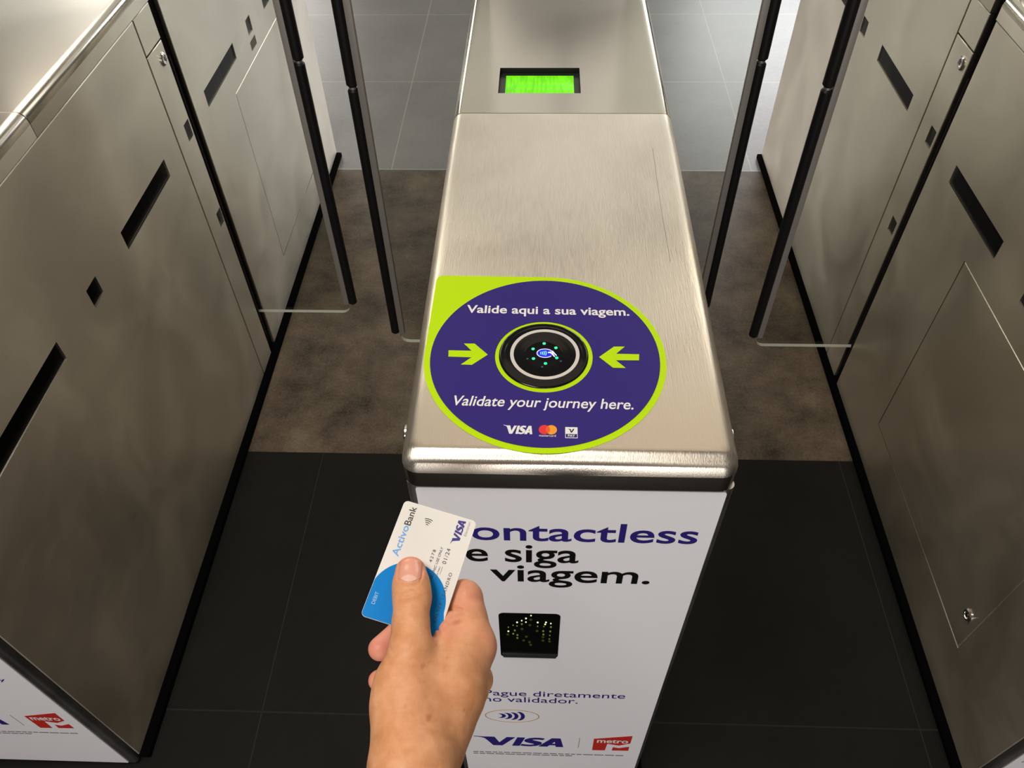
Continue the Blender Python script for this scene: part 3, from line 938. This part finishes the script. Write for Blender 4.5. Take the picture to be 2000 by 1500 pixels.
# ------------------------------------------------------------------ the hand (right hand of the person validating)
# rounded-cone chains in hand-local metres: x across, y along the hand, z towards the back of the thumb
CHAINS = [
    (0.004, 0.003, [(-0.00131, -0.02577, 0.04200, 0.02061, 1.00000), (-0.00447, -0.00702, 0.03000, 0.01952, 1.00000), (-0.00301, 0.01410, 0.02150, 0.01433, 1.00000), (-0.00459, 0.02806, 0.01180, 0.01178, 0.86000), (-0.00469, 0.04299, 0.00320, 0.01232, 0.80000), (-0.00594, 0.04960, -0.00130, 0.01192, 0.78000), (-0.00702, 0.05674, -0.00700, 0.01067, 0.76000)]),
    (0.006, 0.004, [(0.00792, -0.10464, 0.10000, 0.02743, 1.15000), (0.00173, -0.04389, 0.05600, 0.02425, 1.15000), (-0.00127, -0.03100, 0.04700, 0.02101, 1.10000), (-0.00327, -0.02300, 0.03900, 0.02042, 1.00000), (-0.00534, -0.01667, 0.03300, 0.02084, 1.00000), (-0.00520, -0.00593, 0.02700, 0.01997, 1.00000)]),
    (0.008, 0.004, [(0.00209, -0.04335, 0.05400, 0.02435, 1.15000), (0.00475, -0.04088, 0.03500, 0.02661, 1.00000), (0.01017, -0.02760, 0.02300, 0.02727, 1.00000), (0.01734, -0.01302, 0.01200, 0.02754, 1.00000), (0.02513, -0.00068, 0.00000, 0.02174, 1.00000), (0.03389, 0.00649, -0.00800, 0.01621, 1.00000)]),
    (0.004, 0.003, [(0.01381, -0.03948, -0.00500, 0.02058, 1.00000), (0.03648, -0.02310, -0.02700, 0.01143, 1.00000)]),
    (0.005, 0.003, [(0.03389, 0.00683, -0.00800, 0.01586, 1.00000), (0.02910, 0.02146, -0.01900, 0.01479, 1.00000), (0.02755, 0.03299, -0.02700, 0.01358, 1.00000)]),
    (0.0008, 0.003, [(0.02761, 0.03398, -0.02600, 0.01337, 1.00000), (0.01992, 0.03240, -0.02400, 0.00959, 1.00000), (0.00696, 0.02593, -0.03300, 0.00939, 1.00000), (-0.01110, 0.02448, -0.03300, 0.00903, 1.00000)]),
    (0.002, 0.003, [(0.03230, 0.01384, -0.01200, 0.01390, 1.00000), (0.02048, 0.02010, -0.00750, 0.00930, 1.00000), (0.01481, 0.01718, -0.00150, 0.00647, 1.00000)]),
    (0.003, 0.003, [(0.03182, 0.01097, -0.00800, 0.01380, 1.00000), (0.01966, 0.01410, -0.00050, 0.00816, 1.00000), (0.01117, 0.00952, 0.01000, 0.00666, 1.00000), (-0.00063, 0.00862, 0.01700, 0.01117, 1.00000)]),
    (0.003, 0.003, [(0.03599, -0.02316, -0.03000, 0.01078, 1.00000), (0.02849, -0.00401, -0.06800, 0.01191, 1.00000), (0.00314, -0.00142, -0.07200, 0.01083, 1.00000), (-0.01961, 0.00238, -0.05500, 0.00939, 1.00000), (-0.03305, -0.00570, -0.04000, 0.00860, 1.00000)]),
    (0.003, 0.003, [(0.03395, -0.03410, -0.03500, 0.01088, 1.00000), (0.01817, -0.03142, -0.07800, 0.01094, 1.00000), (-0.01594, -0.03163, -0.07000, 0.00963, 1.00000), (-0.03484, -0.02951, -0.04300, 0.00735, 1.00000)]),
    (0.003, 0.003, [(0.01881, -0.04585, -0.02000, 0.01270, 1.00000), (0.00621, -0.05223, -0.06000, 0.00833, 1.00000), (-0.02094, -0.04950, -0.04600, 0.00665, 1.00000)]),
    (0.008, 0.004, [(0.01018, -0.02041, -0.01800, 0.01968, 1.00000), (0.00495, -0.03564, 0.00800, 0.02073, 1.00000)]),
]
def cone(P, a, b, ra, rb, sz):
    s = np.array([1, 1, 1 / sz])
    a_, b_ = np.array(a) * s, np.array(b) * s
    q = P * s
    ba = b_ - a_
    t = np.clip(((q - a_) @ ba) / max(ba @ ba, 1e-12), 0, 1)
    d = np.linalg.norm(q - a_ - t[:, None] * ba, axis=1) - (ra + (rb - ra) * t)
    return d * min(1, sz) if sz < 1 else d
def smin(a, b, k):
    h = np.clip(.5 + .5 * (b - a) / k, 0, 1)
    return b + (a - b) * h - k * h * (1 - h)
def sdf(P):
    tot = None
    for k, kin, pts in CHAINS:
        d = None
        for i in range(len(pts) - 1):
            p, q = pts[i], pts[i + 1]
            e = cone(P, p[:3], q[:3], p[3], q[3], p[4])
            d = e if d is None else smin(d, e, kin)
        tot = d if tot is None else smin(tot, d, k)
    return tot
def surface_nets(lo, hi, h):
    nx, ny, nz = [int(math.ceil((b - a) / h)) + 1 for a, b in zip(lo, hi)]
    xs, ys, zs = [l + h * np.arange(n) for l, n in zip(lo, (nx, ny, nz))]
    F = np.empty((nx, ny, nz), np.float32)
    for i in range(nx):
        g = np.stack(np.meshgrid([xs[i]], ys, zs, indexing='ij'), -1).reshape(-1, 3)
        F[i] = sdf(g).reshape(ny, nz)
    S = F < 0
    c = [S[dx:nx - 1 + dx, dy:ny - 1 + dy, dz:nz - 1 + dz] for dx in (0, 1) for dy in (0, 1) for dz in (0, 1)]
    cnt = sum(x.astype(np.int8) for x in c)
    act = (cnt > 0) & (cnt < 8)
    idx = -np.ones(act.shape, np.int64)
    cells = np.argwhere(act)
    idx[act] = np.arange(len(cells))
    acc = np.zeros((len(cells), 3)); wt = np.zeros(len(cells))
    corner = [(dx, dy, dz) for dx in (0, 1) for dy in (0, 1) for dz in (0, 1)]
    for a in range(8):
        for b in range(a + 1, 8):
            A, B = np.array(corner[a]), np.array(corner[b])
            if abs(A - B).sum() != 1:
                continue
            fa = F[tuple((cells + A).T)]; fb = F[tuple((cells + B).T)]
            m = (fa < 0) != (fb < 0)
            t = np.where(m, fa / np.where(m, fa - fb, 1), 0)
            acc += np.where(m[:, None], A + t[:, None] * (B - A), 0); wt += m
    V = (cells + acc / wt[:, None]) * h + np.array(lo)
    faces = []
    for ax in range(3):
        o = [(0, 1, 2), (1, 2, 0), (2, 0, 1)][ax]
        d = np.eye(3, dtype=int)
        sl0 = [slice(1, -1)] * 3; sl1 = [slice(1, -1)] * 3
        sl0[ax] = slice(0, -1); sl1[ax] = slice(1, None)
        s0, s1 = S[tuple(sl0)], S[tuple(sl1)]
        e = np.argwhere(s0 != s1)
        if len(e) == 0:
            continue
        inside = s0[tuple(e.T)]
        p = e + np.array([0 if k == ax else 1 for k in range(3)])
        u, v = d[o[1]], d[o[2]]
        q = np.stack([idx[tuple((p - u - v).T)], idx[tuple((p - v).T)], idx[tuple(p.T)], idx[tuple((p - u).T)]], 1)
        q[~inside] = q[~inside][:, ::-1]
        faces.append(q)
    return V, np.concatenate(faces)
LO, HI = (-0.04520, -0.13919, -0.09194), (0.05310, 0.07041, 0.13455)
V, Fq = surface_nets(LO, HI, 0.0010)
# relax, then press in the skin folds
nb_a = np.concatenate([Fq[:, k] for k in range(4)]); nb_b = np.concatenate([Fq[:, (k + 1) % 4] for k in range(4)])
for it in range(5):
    s = np.zeros_like(V); c = np.zeros(len(V))
    np.add.at(s, nb_a, V[nb_b]); np.add.at(c, nb_a, 1); np.add.at(s, nb_b, V[nb_a]); np.add.at(c, nb_b, 1)
    V = V + .5 * (s / c[:, None] - V)
def normals(P, h=4e-4):
    g = np.stack([sdf(P + np.eye(3)[k] * h) - sdf(P - np.eye(3)[k] * h) for k in range(3)], 1)
    return g / np.maximum(np.linalg.norm(g, axis=1), 1e-9)[:, None]
NR = normals(V)
CREASES = [(0.000935, 0.000805, -0.02, [(-0.01319, 0.04604), (-0.00921, 0.04903), (-0.00390, 0.05002), (0.00174, 0.04870)]),
    (0.000765, 0.000805, -0.02, [(-0.01319, 0.04239), (-0.00755, 0.04355), (-0.00124, 0.04505), (0.00440, 0.04505)]),
    (0.00051, 0.000575, -0.02, [(-0.01053, 0.04671), (-0.00622, 0.04737), (-0.00124, 0.04637)]),
    (0.000425, 0.00069, -0.02, [(-0.01177, 0.05198), (-0.00541, 0.05299), (0.00094, 0.05198)]),
    (0.00034, 0.00069, -0.02, [(-0.01277, 0.04964), (-0.00541, 0.05065), (0.00194, 0.04964)]),
    (0.00119, 0.001035, -0.02, [(0.01054, 0.02374), (0.01284, 0.02045), (0.01580, 0.01717)]),
    (0.0017, 0.001035, -0.03, [(0.01647, 0.02964), (0.02193, 0.03203), (0.02977, 0.03169)]),
    (0.00102, 0.00115, -0.03, [(0.01562, 0.02581), (0.02310, 0.02887), (0.03193, 0.02921)]),
    (0.00102, 0.001265, -0.03, [(0.01328, 0.02130), (0.02069, 0.02467), (0.02946, 0.02366)]),
    (0.00068, 0.00138, -0.03, [(0.01601, 0.01850), (0.02265, 0.02082), (0.02962, 0.01983)]),
    (0.00051, 0.00115, -0.05, [(0.01176, -0.03027), (0.01646, -0.03204), (0.02116, -0.03439)]),
    (0.00034, 0.00115, -0.05, [(-0.01715, 0.01886), (-0.01101, 0.01579)]),
    (0.00034, 0.00115, -0.05, [(-0.01929, 0.01303), (-0.01346, 0.01150)]),
    (0.00102, 0.00069, -0.02, [(-0.01458, 0.06499), (-0.01475, 0.05920), (-0.01373, 0.05376)]),
    (0.00102, 0.00069, -0.02, [(0.00192, 0.06499), (0.00209, 0.05920), (0.00107, 0.05376)]),
    (0.00068, 0.00069, -0.02, [(-0.01359, 0.05367), (-0.00645, 0.05282), (0.00102, 0.05367)])]   # (depth, half width, [x,y points], seen from the back of the thumb)
front = np.clip(NR[:, 2] * 2.0, 0, 1)
disp = np.zeros(len(V))
for dep, wd, zmin, pts in CREASES:
    best = np.full(len(V), 1e9); tt = np.zeros(len(V))
    P2 = np.array(pts)
    for i in range(len(P2) - 1):
        ba = P2[i + 1] - P2[i]
        t = np.clip(((V[:, :2] - P2[i]) @ ba) / (ba @ ba), 0, 1)
        d = np.linalg.norm(V[:, :2] - P2[i] - t[:, None] * ba, axis=1)
        m = d < best
        best = np.where(m, d, best); tt = np.where(m, (i + t) / (len(P2) - 1), tt)
    fade = np.clip(np.minimum(tt, 1 - tt) * 6, 0.15, 1)
    disp += np.where(V[:, 2] > zmin, dep * np.exp(-(best / wd) ** 2) * fade, 0)
V = V - NR * (disp * front)[:, None]
me = bpy.data.meshes.new('person')
me.vertices.add(len(V)); me.vertices.foreach_set('co', V.astype(np.float32).ravel())
me.loops.add(Fq.size); me.loops.foreach_set('vertex_index', Fq.astype(np.int32).ravel())
me.polygons.add(len(Fq)); me.polygons.foreach_set('loop_start', np.arange(0, Fq.size, 4, dtype=np.int32))
me.polygons.foreach_set('loop_total', np.full(len(Fq), 4, np.int32))
me.update(calc_edges=True); me.validate()
me.polygons.foreach_set('use_smooth', np.ones(len(me.polygons), bool))
me.materials.append(MATS['skin'])
PINK = [(-0.00663, 0.06020, -0.00400, 0.01164, 0.75000), (-0.03256, -0.00434, -0.03600, 0.01598, 1.00000), (-0.03433, -0.02874, -0.04000, 0.01609, 1.00000), (0.02775, 0.03933, -0.01800, 0.01546, 0.55000), (0.04056, 0.00784, -0.00500, 0.01303, 0.50000), (0.01868, 0.02208, 0.00000, 0.01223, 0.45000), (-0.01071, 0.02355, -0.03000, 0.02874, 0.60000), (-0.02077, 0.00470, -0.05000, 0.02234, 1.00000)]         # warmer skin on finger ends and knuckles: centre, radius, amount
pk = np.zeros(len(V))
for x, y, z, r, am in PINK:
    d = np.linalg.norm(V - np.array([x, y, z]), axis=1)
    pk = np.maximum(pk, am * np.clip(1.5 - d / r, 0, 1))
at = me.attributes.new('pink', 'FLOAT', 'POINT')
at.data.foreach_set('value', pk.astype(np.float32))
fk = np.zeros(len(V))
for x, y, r, am in [(0.00615, 0.01005, 0.00120, 0.5), (0.01180, -0.01393, 0.00134, 0.6), (0.00976, 0.01095, 0.00090, 0.3), (-0.00196, -0.00738, 0.00090, 0.3), (0.02038, 0.01097, 0.00078, 0.3), (0.01285, 0.01724, 0.00078, 0.25), (0.03166, -0.01671, 0.00078, 0.35), (0.00105, 0.00914, 0.00270, 0.12), (0.01907, -0.00287, 0.00421, 0.1), (0.00676, -0.01940, 0.00529, 0.1)]:
    d = np.hypot(V[:, 0] - x, V[:, 1] - y) / r
    fk = np.maximum(fk, np.where(V[:, 2] > -.02, am * np.clip(1.6 - d, 0, 1), 0))
me.attributes.new('freckle', 'FLOAT', 'POINT').data.foreach_set('value', fk.astype(np.float32))
hand = bpy.data.objects.new('person', me)
COL.objects.link(hand)
hand['label'] = 'bare right hand and wrist of a person holding up a bank card'
hand['category'] = 'person'
HM = Matrix(((0.99938, -0.01331, 0.03249, -0.07555), (0.03155, 0.74643, -0.66472, 0.20682), (-0.01540, 0.66533, 0.74639, 1.09079), (0.00000, 0.00000, 0.00000, 1.00000)))
hand.matrix_world = HM
# thumbnail: a curved plate laid on the thumb
def nail_patch(outline_w, y0, y1, lift, mat, name, nu=22, nv=26, bow=.0030):
    us = np.linspace(-1, 1, nu); vs = np.linspace(0, 1, nv)
    P = []
    for v in vs:
        for u in us:
            y = y0 + (y1 - y0) * v
            half = outline_w(v)
            x = -0.00628 + (y - y0) * -0.0274 + u * half
            y = y - (u * u) * (-.0022 * (1 - v) + bow * v)
            P.append((x, y, .05))
    P = np.array(P)
    for it in range(60):
        d = sdf(P)
        P[:, 2] -= np.clip(d, -1, .01) * .8
    U = np.tile(us, nv); W = np.repeat(vs, nu)
    edge = np.maximum(np.abs(U) ** 6, np.maximum((1 - W * 8).clip(0, 1), 0))
    P[:, 2] += lift - edge * (lift + .0004)
    faces = [[j * nu + i, j * nu + i + 1, (j + 1) * nu + i + 1, (j + 1) * nu + i] for j in range(nv - 1) for i in range(nu - 1)]
    m = MB().raw([tuple(p) for p in P], faces)
    o = m.build(name, mat, hand, local=True, angle=80)
    return o
nail_patch(lambda v: .0075 * (1 - .10 * v ** 3), 0.05401, 0.06670, .00055, 'nail', 'thumbnail')
lab(nail_patch(lambda v: .0068 * (1 - v * v) ** .5 + .00005, 0.05401 + .0003, 0.05401 + .0046, .00068, 'nail_lunula', 'nail_lunula', bow=0.0), 'pale half moon of the nail')
